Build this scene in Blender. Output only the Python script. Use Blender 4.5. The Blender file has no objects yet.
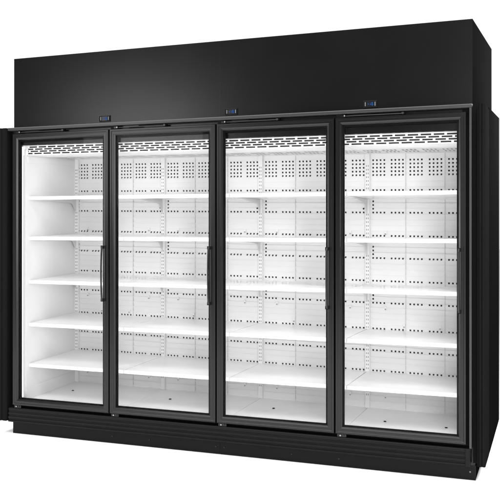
import bpy, math, random
from mathutils import Vector
random.seed(4)
sc = bpy.context.scene
COL = sc.collection

# ------------------------------------------------------------ camera
cam_d = bpy.data.cameras.new('camera')
cam = bpy.data.objects.new('camera', cam_d); COL.objects.link(cam)
cam.location = (3.455, -4.639, 1.378)
cam.rotation_euler = (math.radians(90), 0, math.atan2(305, 818))
cam_d.sensor_width = 36
cam_d.lens = 36 * 818 / 500
cam_d.shift_y = -19 / 500
cam_d.clip_end = 500
sc.camera = cam

# ------------------------------------------------------------ studio light
W = bpy.data.worlds.new('World'); sc.world = W; W.use_nodes = True
nt = W.node_tree; N = nt.nodes; L = nt.links
bg = N['Background']
tc = N.new('ShaderNodeTexCoord'); sx = N.new('ShaderNodeSeparateXYZ')
mr = N.new('ShaderNodeMapRange'); mr.interpolation_type = 'SMOOTHSTEP'
# white backdrop behind the product, dimmer studio on the photographer's side
mr.inputs['From Min'].default_value = -0.75; mr.inputs['From Max'].default_value = 0.15
mr.inputs['To Min'].default_value = 0.07; mr.inputs['To Max'].default_value = 1.15
L.new(tc.outputs['Generated'], sx.inputs[0]); L.new(sx.outputs['Y'], mr.inputs['Value'])
L.new(mr.outputs[0], bg.inputs['Strength'])
bg.inputs['Color'].default_value = (1, 1, 1, 1)

def area(name, loc, target, size, size_y, power, spread=180):
    l = bpy.data.lights.new(name, 'AREA'); l.shape = 'RECTANGLE'
    l.size = size; l.size_y = size_y; l.energy = power; l.spread = math.radians(spread)
    o = bpy.data.objects.new(name, l); COL.objects.link(o)
    o.location = loc
    o.rotation_euler = (Vector(target) - Vector(loc)).to_track_quat('-Z', 'Y').to_euler()
    return o
area('softbox_front', (-1.45, -4.6, 2.4), (0.9, 0, 1.9), 1.5, 1.5, 58)
area('fill_top', (2.2, -0.9, 5.2), (2.2, -0.9, 0), 9.0, 8.0, 850, 150)  # added overhead fill, keeps the floor clipped to white
area('fill_right', (4.5, -5.6, 2.2), (2.0, 0, .9), 2.4, 2.4, 232)  # added out-of-frame fill that brightens the cabinet interior
area('fill_left', (-4.6, -1.6, 1.5), (0.2, -0.3, 0), 1.6, 1.6, 100)  # added out-of-frame fill that lifts the contact shadow at the left kick end
area('rim_fill', (4.25, 1.15, 2.35), (3.05, 1.05, 2.3), .35, .5, 90)  # added out-of-frame light for the glow on the header's right side
sc.view_settings.view_transform = 'Standard'; sc.view_settings.look = 'None'
sc.view_settings.exposure = 0; sc.view_settings.gamma = 1

# ------------------------------------------------------------ materials
def principled(name, col, rough=.5, spec=.5, metal=0, bump=0, bscale=400, var=0, vscale=3, rvar=0):
    m = bpy.data.materials.new(name); m.use_nodes = True
    nt = m.node_tree; b = nt.nodes['Principled BSDF']
    b.inputs['Roughness'].default_value = rough
    b.inputs['Specular IOR Level'].default_value = spec
    b.inputs['Metallic'].default_value = metal
    b.inputs['Base Color'].default_value = (*col, 1)
    co = nt.nodes.new('ShaderNodeTexCoord')
    if var:
        n = nt.nodes.new('ShaderNodeTexNoise'); n.inputs['Scale'].default_value = vscale; n.inputs['Detail'].default_value = 4
        r = nt.nodes.new('ShaderNodeMix'); r.data_type = 'RGBA'
        r.inputs[6].default_value = (*[c * (1 - var) for c in col], 1); r.inputs[7].default_value = (*[min(1, c * (1 + var)) for c in col], 1)
        nt.links.new(co.outputs['Object'], n.inputs['Vector']); nt.links.new(n.outputs[0], r.inputs[0]); nt.links.new(r.outputs[2], b.inputs['Base Color'])
        if rvar:
            q = nt.nodes.new('ShaderNodeMapRange'); q.inputs['To Min'].default_value = rough - rvar; q.inputs['To Max'].default_value = rough + rvar
            nt.links.new(n.outputs[0], q.inputs['Value']); nt.links.new(q.outputs[0], b.inputs['Roughness'])
    if bump:
        n2 = nt.nodes.new('ShaderNodeTexNoise'); n2.inputs['Scale'].default_value = bscale; n2.inputs['Detail'].default_value = 2
        bp = nt.nodes.new('ShaderNodeBump'); bp.inputs['Strength'].default_value = bump; bp.inputs['Distance'].default_value = .0006
        nt.links.new(co.outputs['Object'], n2.inputs['Vector']); nt.links.new(n2.outputs[0], bp.inputs['Height']); nt.links.new(bp.outputs[0], b.inputs['Normal'])
    return m
M = {}
M['sheet'] = principled('black_powder_coat', (.0035, .0035, .0037), .25, .23, bump=.25, var=.08, rvar=.03)
M['side'] = principled('matte_black_side', (.0036, .0036, .0038), .8, .0, var=.15)
M['frame'] = principled('black_anodised_frame', (.004, .004, .0042), .27, .27, bump=.1, var=.08)
M['trim'] = principled('satin_grey_trim', (.018, .018, .0185), .36, .4, var=.1)
M['kick'] = principled('black_kick_sheet', (.006, .006, .0062), .45, .08, bump=.2, var=.1)
M['dark'] = principled('black_rubber', (.003, .003, .003), .7, .1, var=.1)
M['white'] = principled('white_enamel', (.93, .93, .93), .3, .5, var=.01)
M['liner'] = principled('dimmed_liner_enamel', (.80, .80, .80), .4, .4, var=.01)  # white enamel darkened in colour to offset the lamp's hot spot on this wall
M['bracket'] = principled('bracket_enamel', (.70, .70, .70), .4, .4, var=.01)
M['shelf'] = principled('white_shelf_enamel', (.935, .935, .935), .14, .5, var=.01)
M['hole'] = principled('dark_duct', (.045, .045, .045), .8, .1, var=.1)
M['shade'] = principled('grey_slot_clip_shade', (.40, .40, .40), .7, .2, var=.05)
M['chrome'] = principled('bright_steel', (.32, .32, .33), .4, .5, metal=1, var=.05)
M['grey'] = principled('grey_button', (.13, .125, .12), .5, .3, var=.1)
M['lcd'] = principled('dark_display', (.004, .005, .010), .3, .3, var=.1)
def emit(name, col, s):
    m = bpy.data.materials.new(name); m.use_nodes = True
    nt = m.node_tree; nt.nodes.clear()
    o = nt.nodes.new('ShaderNodeOutputMaterial'); e = nt.nodes.new('ShaderNodeEmission')
    e.inputs[0].default_value = (*col, 1); e.inputs[1].default_value = s; nt.links.new(e.outputs[0], o.inputs[0]); return m
M['led'] = emit('led_light', (1, 1, 1), 2.5)
M['blue'] = emit('blue_digits', (.04, .17, .55), .55)
def glass_mat():
    m = bpy.data.materials.new('door_glass'); m.use_nodes = True
    nt = m.node_tree; nt.nodes.clear()
    o = nt.nodes.new('ShaderNodeOutputMaterial'); mx = nt.nodes.new('ShaderNodeMixShader')
    t = nt.nodes.new('ShaderNodeBsdfTransparent'); g = nt.nodes.new('ShaderNodeBsdfGlossy'); g.inputs['Roughness'].default_value = .01
    f = nt.nodes.new('ShaderNodeFresnel'); f.inputs[0].default_value = 1.09
    t.inputs[0].default_value = (.985, .985, .985, 1)
    nt.links.new(f.outputs[0], mx.inputs[0]); nt.links.new(t.outputs[0], mx.inputs[1]); nt.links.new(g.outputs[0], mx.inputs[2]); nt.links.new(mx.outputs[0], o.inputs[0])
    return m
M['glass'] = glass_mat()

# ------------------------------------------------------------ mesh helpers
M['paper'] = principled('white_studio_paper', (.97, .97, .97), .9, .0, var=.004)
M['post'] = principled('black_ribbed_post', (.007, .007, .0073), .5, .0, bump=.15, var=.1)
M['handle'] = principled('glossy_black_handle', (.006, .006, .006), .35, .35, var=.1)
M['shade2'] = principled('panel_joint', (.66, .66, .66), .5, .3, var=.02)
M['slot'] = principled('upright_slot', (.16, .16, .16), .7, .2, var=.1)
class MB:
    def __init__(s): s.v = []; s.f = []; s.m = []; s.mats = []
    def mi(s, k):
        if k not in s.mats: s.mats.append(k)
        return s.mats.index(k)
    def face(s, pts, mat):
        i = len(s.v); s.v += [tuple(p) for p in pts]; s.f.append(tuple(range(i, i + len(pts)))); s.m.append(s.mi(mat))
    def hexa(s, p, mat):   # p: 8 corners, bottom 0-3 ccw, top 4-7
        i = len(s.v); s.v += [tuple(q) for q in p]
        for f in ((3, 2, 1, 0), (4, 5, 6, 7), (0, 1, 5, 4), (1, 2, 6, 5), (2, 3, 7, 6), (3, 0, 4, 7)):
            s.f.append(tuple(i + k for k in f)); s.m.append(s.mi(mat))
    def box(s, x0, x1, y0, y1, z0, z1, mat):
        s.hexa([(x0, y0, z0), (x1, y0, z0), (x1, y1, z0), (x0, y1, z0), (x0, y0, z1), (x1, y0, z1), (x1, y1, z1), (x0, y1, z1)], mat)
    def prism(s, prof, a0, a1, mat, axis='x'):
        # prof: closed list of (p,q); axis x -> (y,z), axis z -> (x,y)
        def P(p, a): return (a, p[0], p[1]) if axis == 'x' else (p[0], p[1], a)
        i = len(s.v); n = len(prof)
        s.v += [P(p, a0) for p in prof] + [P(p, a1) for p in prof]; k = s.mi(mat)
        for j in range(n):
            s.f.append((i + j, i + (j + 1) % n, i + n + (j + 1) % n, i + n + j)); s.m.append(k)
        s.f.append(tuple(i + j for j in reversed(range(n)))); s.m.append(k)
        s.f.append(tuple(i + n + j for j in range(n))); s.m.append(k)
    def cyl(s, c, r, h, mat, axis='y', n=14):
        i = len(s.v); k = s.mi(mat)
        for t in (0, h):
            for j in range(n):
                a = 2 * math.pi * j / n; p, q = r * math.cos(a), r * math.sin(a)
                s.v.append((c[0] + p, c[1] + t, c[2] + q) if axis == 'y' else ((c[0] + t, c[1] + p, c[2] + q) if axis == 'x' else (c[0] + p, c[1] + q, c[2] + t)))
        for j in range(n):
            s.f.append((i + j, i + (j + 1) % n, i + n + (j + 1) % n, i + n + j)); s.m.append(k)
        s.f.append(tuple(i + j for j in range(n))); s.m.append(k); s.f.append(tuple(i + n + j for j in reversed(range(n)))); s.m.append(k)
    def build(s, name, parent=None, bevel=0, warp=None, label=None):
        vs = [warp(*p) for p in s.v] if warp else s.v
        me = bpy.data.meshes.new(name); me.from_pydata(vs, [], s.f)
        for k in s.mats: me.materials.append(M[k])
        for p, k in zip(me.polygons, s.m): p.material_index = k
        import bmesh
        b = bmesh.new(); b.from_mesh(me); bmesh.ops.recalc_face_normals(b, faces=b.faces); b.to_mesh(me); b.free()
        o = bpy.data.objects.new(name, me); COL.objects.link(o)
        if parent: o.parent = parent
        if bevel:
            md = o.modifiers.new('bevel', 'BEVEL'); md.width = bevel; md.segments = 2; md.limit_method = 'ANGLE'
        if label: o['label'] = label
        return o
def inside(x, y, z): return (x, y, z + max(0, y) / .71 * (.026 - .0137 * x))

# ------------------------------------------------------------ floor
g = MB(); g.face([(-60, -60, -.001), (60, -60, -.001), (60, 60, -.001), (-60, 60, -.001)], 'paper')
fl = g.build('floor'); fl['kind'] = 'structure'

# ------------------------------------------------------------ the freezer
root = bpy.data.objects.new('display_freezer', None); COL.objects.link(root)
root.location = (0, 0, 0)
root['label'] = 'long black upright freezer with four glass doors, lit white shelves and a tall header'
root['category'] = 'display freezer'

DEPTH = 1.135
# header, two sheets butted with a fine seam
def header(x0, x1, xr1):
    m = MB(); y0, y1 = .03, 1.15
    zt, ztb, zb = 2.5525, 2.616, 2.079
    m.hexa([(x0, y0, zb), (x1, y0, zb), (xr1, y1, zb), (x0, y1, zb), (x0, y0, zt), (x1, y0, zt), (xr1, y1, ztb), (x0, y1, ztb)], 'sheet')
    if xr1 != x1: m.m[3] = m.mi('side')
    return m.build('header_panel', root, .0012)
header(-.005, 1.5162, 1.5162); header(1.5168, 3.028, 3.051)

# temperature controllers on the header
def controller(x):
    m = MB(); z0, z1 = 2.090, 2.131; y = .029
    m.box(x, x + .082, y - .004, y + .003, z0, z1, 'dark')
    m.box(x + .002, x + .080, y - .006, y - .004, z1 - .004, z1 - .001, 'frame')
    m.box(x + .002, x + .080, y - .006, y - .004, z0 + .001, z0 + .003, 'frame')
    c = m.build('controller', root, .0008)
    s = MB(); s.box(x + .020, x + .062, y - .0052, y - .004, z0 + .007, z1 - .007, 'lcd'); s = s.build('screen', c)
    d = MB(); yy = y - .0058
    zc = (z0 + z1) / 2
    def seg(a, b, c_, e): d.box(x + a, x + b, yy - .0004, yy, zc + c_, zc + e, 'blue')
    seg(.027, .033, -.003, .003)
    # a bold 4: diagonal, bar and stem
    d.face([(x + .040, yy, zc - .001), (x + .043, yy, zc - .001), (x + .055, yy, zc + .010), (x + .050, yy, zc + .010)], 'blue')
    seg(.040, .060, -.005, -.001); seg(.051, .057, -.0105, .010)
    d.build('digits', c)
    for bx in (.010, .067):
        b = MB(); b.box(x + bx, x + bx + .005, y - .0062, y - .004, z0 + .009, z1 - .009, 'grey'); b.build('button', c, .0005)
for x in (.664, 1.552, 2.415): controller(x)

# end panels: ribbed front post and flat side
def end_panel(x0, x1, right):
    m = MB(); w = x1 - x0; yf = -.012
    prof = [(x0, .25)]
    pts = [(0, 0), (.10, 0), (.13, .005), (.20, .005), (.23, -.003), (.46, -.003), (.5, .004), (.58, .004), (.62, -.001), (.92, -.001), (1, .008)]
    prof += [(x0 + w * a, yf + b) for a, b in pts] + [(x1, .25)]
    zt, zb = 2.077, .088
    m.prism(prof, zb, zt, 'post' if not right else 'post', 'z')
    m.v = [(a, b, c) for a, b, c in m.v]
    # flat side sheet behind the post, its top rising to the rear
    m.hexa([(x0 + .004, .25, zb), (x1 - .0005, .25, zb), (x1 - .0005, DEPTH, zb + .004), (x0 + .004, DEPTH, zb + .004),
            (x0 + .004, .25, zt + .012), (x1 - .0005, .25, zt + .012), (x1 - .0005, DEPTH, zt + .067), (x0 + .004, DEPTH, zt + .067)], 'side')
    p = m.build('end_panel', root, .001)
    t = MB(); t.box(x0, x1 + .001, DEPTH + .001, DEPTH + .05, zb + .01, zt + .068, 'trim'); t.build('rear_trim', p, .001)
end_panel(-.115, -.036, False); end_panel(3.058, 3.0995, True)
b = MB(); b.box(-.036, 3.058, 1.1, DEPTH, .09, 2.078, 'side'); b.build('rear_panel', root)

# recess between door frame and end posts, outer jambs, lintel, mullions, sill
m = MB()
m.box(-.0355, -.012, .05, .09, .09, 2.078, 'dark')
m.box(3.028, 3.0575, .05, .09, .09, 2.078, 'dark')
m.box(-.0118, .028, .042, .075, .18, 2.057, 'dark')
m.box(2.972, 3.0275, .042, .075, .18, 2.057, 'dark')
m.box(.0285, 2.9715, .044, .072, .18, .236, 'dark')
for k in (1, 2, 3): m.box(.75 * k - .015, .75 * k + .015, .043, .0605, .237, 1.962, 'dark')
m.box(-.01, 3.02, .0505, .08, .09, .179, 'dark')
m.build('face_frame', root)
m = MB()
m.hexa([(.0285, .044, 1.962), (2.9715, .044, 1.938), (2.9715, .078, 1.938), (.0285, .078, 1.962), (.0285, .044, 2.0565), (2.9715, .044, 2.0565), (2.9715, .078, 2.0565), (.0285, .078, 2.0565)], 'frame')
m.build('lintel', root)
m = MB(); m.prism([(.04, 2.0575), (-.002, 2.0575), (-.006, 2.061), (-.006, 2.074), (-.002, 2.0785), (.04, 2.0785)], -.03, 3.028, 'trim', 'x')
m.box(3.0135, 3.026, -.004, .04, .181, 2.057, 'trim'); m.build('top_trim', root, .001)

# ribbed bottom trim
prof = [(.05, .178), (.0, .178), (-.004, .174), (-.004, .160), (.0, .157), (.0, .150), (-.006, .147), (-.006, .134), (-.001, .131), (-.001, .124), (-.008, .121), (-.008, .108), (-.002, .105), (-.002, .098), (-.010, .094), (-.010, .086), (.0, .082), (.05, .082)]
m = MB(); m.prism(prof, -.024, 2.992, 'kick', 'x'); bt = m.build('bottom_trim', root, .0008)
m = MB(); m.prism([(.05, .179), (-.006, .179), (-.010, .175), (-.012, .085), (-.008, .081), (.05, .081)], 2.9925, 3.018, 'kick', 'x'); m.build('end_cap', bt, .001)

# kick plates
def kick(x0, x1, screws):
    m = MB(); m.box(x0, x1, .03, .034, -.0005, .081, 'kick')
    if x1 > 3: m.box(x1 - .004, x1, .0345, 1.05, -.0005, .081, 'side')
    k = m.build('kick_plate', root, .0008)
    for s in screws:
        c = MB(); c.cyl((s, .0265, .045), .0045, .004, 'grey' if s > 3 else 'frame'); c.build('screw', k)
kick(-.013, 1.5155, (.76, 1.03, 1.49)); kick(1.5175, 3.044, (1.545, 1.98, 2.27, 3.015))

# ------------------------------------------------------------ doors
def door(x0):
    Wd, z0, z1 = .7415, .1975, 2.0365
    prof = [(0, .040), (0, .003), (.003, 0), (.013, 0), (.016, .0035), (.028, .0035), (.031, .0015), (.040, .008), (.043, .014), (.043, .040)]
    m = MB(); n = len(prof); k = m.mi('frame')
    for w, y in prof:
        m.v += [(x0 + w, y, z0 + w), (x0 + Wd - w, y, z0 + w), (x0 + Wd - w, y, z1 - w), (x0 + w, y, z1 - w)]
    for i in range(n):
        j = (i + 1) % n
        for c in range(4):
            d = (c + 1) % 4
            m.f.append((4 * i + c, 4 * i + d, 4 * j + d, 4 * j + c)); m.m.append(k)
    dr = m.build('door', root)
    gk = MB(); a, b_ = .0425, .053      # black border of the sealed pane
    X0, X1, Z0, Z1 = x0, x0 + Wd, z0, z1
    for (p, q, r, s) in ((X0 + a, X0 + b_ - .004, Z0 + a, Z1 - a), (X1 - b_, X1 - a, Z0 + a, Z1 - a)): gk.box(p, q, .0225, .032, r, s, 'dark')
    gk.box(X0 + b_ - .0038, X1 - b_ - .0002, .0225, .032, Z0 + a, Z0 + b_ - .004, 'dark'); gk.box(X0 + b_ - .0038, X1 - b_ - .0002, .0225, .032, Z1 - b_, Z1 - a, 'dark')
    gk.build('gasket', dr)
    g_ = MB(); g_.box(X0 + .0428, X1 - .0428, .018, .022, Z0 + .0428, Z1 - .0428, 'glass'); g_.build('glass_pane', dr)
    # bow handle
    hx = x0 + .703; pts = []
    za, zb = .925, 1.280
    for i in range(25):
        t = i / 24; z = za + (zb - za) * t
        y = -.012 - .016 * math.sin(math.pi * t) ** .45
        wd = .0075 - .0018 * math.sin(math.pi * t)
        pts.append((z, y, wd))
    h = MB(); hk = h.mi('handle')
    for z, y, wd in pts:
        h.v += [(hx - wd, y + .003, z), (hx - wd * .5, y - .003, z), (hx + wd * .5, y - .003, z), (hx + wd, y + .003, z), (hx + wd * .6, y + .007, z), (hx - wd * .6, y + .007, z)]
    for i in range(24):
        for c in range(6):
            d = (c + 1) % 6; h.f.append((6 * i + c, 6 * i + d, 6 * i + 6 + d, 6 * i + 6 + c)); h.m.append(hk)
    h.f.append(tuple(range(6))); h.m.append(hk); h.f.append(tuple(range(144, 150))); h.m.append(hk)
    for z in (za + .006, zb - .006): h.box(hx - .010, hx + .011, -.014, .001, z - .010, z + .010, 'dark')
    h.build('handle', dr, .001)
    # hinges, hold-open rod
    t = MB(); t.box(x0 + .006, x0 + .052, .008, .034, 2.0370, 2.0572, 'dark'); t.box(x0 + .030, x0 + .058, .004, .008, 2.040, 2.052, 'frame')
    t.cyl((x0 + .055, -.001, 2.0465), .0045, .008, 'chrome'); t.build('hinge', dr, .0008)
    t = MB(); t.box(x0 + .010, x0 + .064, .006, .034, .1795, .1970, 'frame'); t.cyl((x0 + .030, -.001, .189), .0045, .008, 'chrome'); t.cyl((x0 + .050, .002, .189), .0045, .005, 'frame'); t.build('hinge', dr, .0008)
    t = MB(); t.cyl((x0 + .062, .010, 2.0460), .0032, .33, 'trim', 'x', 10); t.box(x0 + .10, x0 + .21, .006, .012, 2.0480, 2.0530, 'frame'); t.cyl((x0 + .392, .002, 2.0465), .0065, .010, 'trim'); t.box(x0 + .380, x0 + .404, .012, .03, 2.041, 2.053, 'dark')
    t.build('hold_open_rod', dr)
for i in range(4): door(.0045 + .7502 * i)

# ------------------------------------------------------------ interior
XL, XR, YB = .056, 2.955, .71
ups = [.045, .795, 1.545, 2.295]
HP, HS = .0247, .0112   # hole pitch, size
GROUPS = [.080 + d for d in (0, .122, .244, .368, .490, .612)]
rows = [1.851, 1.826, 1.802, 1.777, 1.753, 1.654, 1.506, 1.353, 1.206, 1.056, .911, .741, .598, .464]

m = MB()
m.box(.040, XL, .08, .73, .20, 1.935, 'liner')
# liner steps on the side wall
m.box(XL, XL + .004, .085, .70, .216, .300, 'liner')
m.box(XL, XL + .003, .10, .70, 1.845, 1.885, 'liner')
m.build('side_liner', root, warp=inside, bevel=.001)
m = MB(); m.box(XR, XR + .02, .08, .73, .20, 1.895, 'white'); m.build('side_liner', root, warp=inside)

def ceil_z(x, y): return 1.899 - .0085 * x + (y - .085) / .625 * (.019 - .0052 * x)
for b in range(4):
    x0 = [XL, .796, 1.546, 2.296][b] + .0008; x1 = [.794, 1.544, 2.294, XR][b] - .0008
    # --- perforated and ribbed back panel: real openings in front of a dark duct
    m = MB(); holes = {}
    for r in rows:
        hs = []
        for gi, gs in enumerate(GROUPS):
            for k in range(4): hs.append(gs + .75 * b + k * HP)
        holes[r] = hs
    lo = GROUPS[0] + .75 * b
    for base in (1.506, 1.206, .911):
        for k in (1, 2, 3): holes[base + .0247 * k] = [lo]
    for base in (1.531,): holes[base] = sorted([lo, GROUPS[5] + .75 * b + 3 * HP])
    rr = sorted(holes); cuts = [.19]
    rib = .0363
    zz = .19
    while zz < 1.90: zz += rib; cuts.append(min(zz, 1.905))
    edges = set(round(c, 5) for c in cuts)
    for r in rr: edges.add(round(r - HS / 2, 5)); edges.add(round(r + HS / 2, 5))
    edges = sorted(edges)
    def yb(z, top):   # lapped profile
        n = (z - .19) / rib; fr = n - math.floor(n + 1e-6)
        if top and fr < 1e-4: fr = 1
        return YB - .006 * fr
    for a, c in zip(edges, edges[1:]):
        mid = (a + c) / 2; hs = None
        for r in rr:
            if abs(mid - r) < HS / 2: hs = holes[r]
        ya = yb(a, False); yc = yb(c, True)
        xs = [x0]
        if hs:
            for h in hs:
                if x0 < h - HS / 2 and h + HS / 2 < x1: xs += [h - HS * .46, h + HS * .46]
        xs.append(x1)
        for i in range(0, len(xs), 2): m.face([(xs[i], ya, a), (xs[i + 1], ya, a), (xs[i + 1], yc, c), (xs[i], yc, c)], 'white')
    for c in cuts[1:-1]:
        if c < 1.72 and not any(abs(c - r) < .0085 for r in rr): m.box(x0, x1, YB - .0085, YB - .0058, c - .003, c + .0005, 'white')
        m.face([(x0, YB, c), (x1, YB, c), (x1, YB - .006, c), (x0, YB - .006, c)], 'white')
    for sx_ in (.25, .50):
        s = [.045, .795, 1.545, 2.295][b] + sx_
        m.box(s - .0012, s + .0012, YB - .0085, YB - .001, .20, 1.90, 'shade2')
    bp_ = m.build('back_panel', root, warp=inside)
    dk = MB(); dk.box(x0, x1, YB + .006, YB + .02, .19, 1.90, 'hole'); dk.build('air_duct', bp_, warp=inside)
    for zt, dus in ((1.372, (.118, -.118)), (.878, (.118, -.118)), (.300, (.118, -.118)), (.768, (.24, .47))):
        for du in dus:
            ux = .795 + .75 * b + du - .75 * (du > 0)
            if x0 < ux < x1:
                tabs = MB(); tabs.box(ux - .007, ux + .007, YB - .014, YB - .0065, zt - .012, zt + .012, 'white'); tabs.box(ux - .0045, ux + .0045, YB - .0155, YB - .014, zt - .011, zt - .003, 'shade'); tabs.build('mounting_clip', bp_, .001, warp=inside)  # the grey lower block is the clip's shadow put into the colour
    # --- slotted upright
    u = ups[b]; m = MB(); c0 = max(u - .014, XL + .001) if b == 0 else u - .014
    c1 = c0 + .028
    m.box(c0, c1, YB - .024, YB - .0065, .217, 1.897, 'white')
    for k in range(62):
        z = .30 + k * .0247
        if any(0 < s - z < .105 for s in (1.61, 1.335, 1.037, .74, .46)): continue
        for q in (.007, .0185): m.box(c0 + q, c0 + q + .0035, YB - .0246, YB - .0238, z, z + .011, 'slot')
    m.build('upright', root, warp=inside)
    # --- floor tray
    m = MB(); m.box(x0 - .0003, x1 + .0003, .083, YB - .004, .200, .2155, 'shelf')
    tr = m.build('floor_tray', root, .0015, warp=inside)
    for du, dy in ((.16, .43), (.53, .405)):
        s = MB(); s.cyl((ups[b] + du + (.025 if b else 0), dy - .09 * (b == 3), .2158), .0085, .003, 'dark', 'z', 16); s.build('drain_screw', tr, warp=inside)
    # --- ceiling
    m = MB(); m.hexa([(x0, .098, ceil_z(x0, .098)), (x1, .098, ceil_z(x1, .098)), (x1, .709, ceil_z(x1, .709)), (x0, .709, ceil_z(x0, .709)),
                      (x0, .098, 1.96), (x1, .098, 1.96), (x1, .709, 1.96), (x0, .709, 1.96)], 'white')
    for gs in GROUPS:
        for k in range(4):
            h = gs + .75 * b + k * HP
            if x0 < h - .005 and h + .005 < x1:
                for (ya, yc) in ((.40, .47), (.52, .58)):
                    m.face([(h - .0045, ya, ceil_z(h, ya) - .0012), (h + .0045, ya, ceil_z(h, ya) - .0012), (h + .0045, yc, ceil_z(h, yc) - .0012), (h - .0045, yc, ceil_z(h, yc) - .0012)], 'shade')
    m.build('ceiling_panel', root)
    # --- shelves
    for si, zt in enumerate((1.612, 1.335, 1.035, .740, .460)):
        s = MB(); a = x0 + .001; c = x1 - .001; y0 = .112
        pr = [(y0, zt - .020), (y0 + .003, zt - .0235), (y0 + .055, zt - .0235), (y0 + .056, zt - .018), (YB - .03, zt - .018), (YB - .03, zt), (y0 + .004, zt), (y0, zt - .004)]
        s.prism(pr, a, c, 'shelf', 'x')
        sh = s.build('shelf', root, .0012, warp=inside)
        br = MB(); ub = c0 + .009
        br.prism([(.172, zt - .0185), (.172, zt - .026), (.36, zt - .029), (.60, zt - .046), (.633, zt - .054), (.684, zt - .115), (.684, zt - .0185)], ub, ub + .005, 'bracket', 'x')
        br.build('bracket', sh, .0008, warp=inside)
# --- air grille: four rows of slots staggered like brickwork
m = MB(); gy = .085; GP = .0737; SL = .060; SH = .0102
zs = [1.909, 1.9235, 1.938, 1.9525]; off = [.52, .12, .60, .0]
edges = [1.900]
for z in zs: edges += [z - SH / 2, z + SH / 2]
edges.append(1.990)
gx0 = .031; gx1 = XR
for i, (a, c) in enumerate(zip(edges, edges[1:])):
    if i % 2 == 0: m.face([(gx0, gy, a), (gx1, gy, a), (gx1, gy, c), (gx0, gy, c)], 'shelf'); continue
    o = off[i // 2] * GP; k = math.floor((gx0 - o) / GP); cur = gx0
    while True:
        s0 = k * GP + o + .008; s1 = s0 + SL; k += 1
        if s1 <= gx0 + .042: continue
        s0 = max(s0, gx0 + .040)
        if s0 >= gx1 - .004: break
        s1 = min(s1, gx1 - .002)
        m.face([(cur, gy, a), (s0, gy, a), (s0, gy, c), (cur, gy, c)], 'shelf'); cur = s1
    m.face([(cur, gy, a), (gx1, gy, a), (gx1, gy, c), (cur, gy, c)], 'shelf')
m.face([(gx0, gy, 1.9), (gx1, gy, 1.9), (gx1, gy + .010, 1.9), (gx0, gy + .010, 1.9)], 'shelf')
gr = m.build('air_grille', root, warp=lambda x, y, z: (x, y, z - .0085 * x))
d = MB(); d.box(gx0, gx1, gy + .0045, gy + .0085, 1.902, 1.99, 'hole'); d.build('grille_backing', gr, warp=lambda x, y, z: (x, y, z - .0085 * x))
# led strips behind the mullions and jambs
for k in range(5):
    x = .75 * k; x = max(.036, min(2.966, x))
    wdt = .010
    m = MB(); m.box(x - wdt - (.004 if k in (0, 4) else 0), x + wdt - (.008 if k == 0 else 0), .0612 if 0 < k < 4 else .0756, .0630 if 0 < k < 4 else .0776, .238, 1.957, 'led'); m.build('led_strip', root)
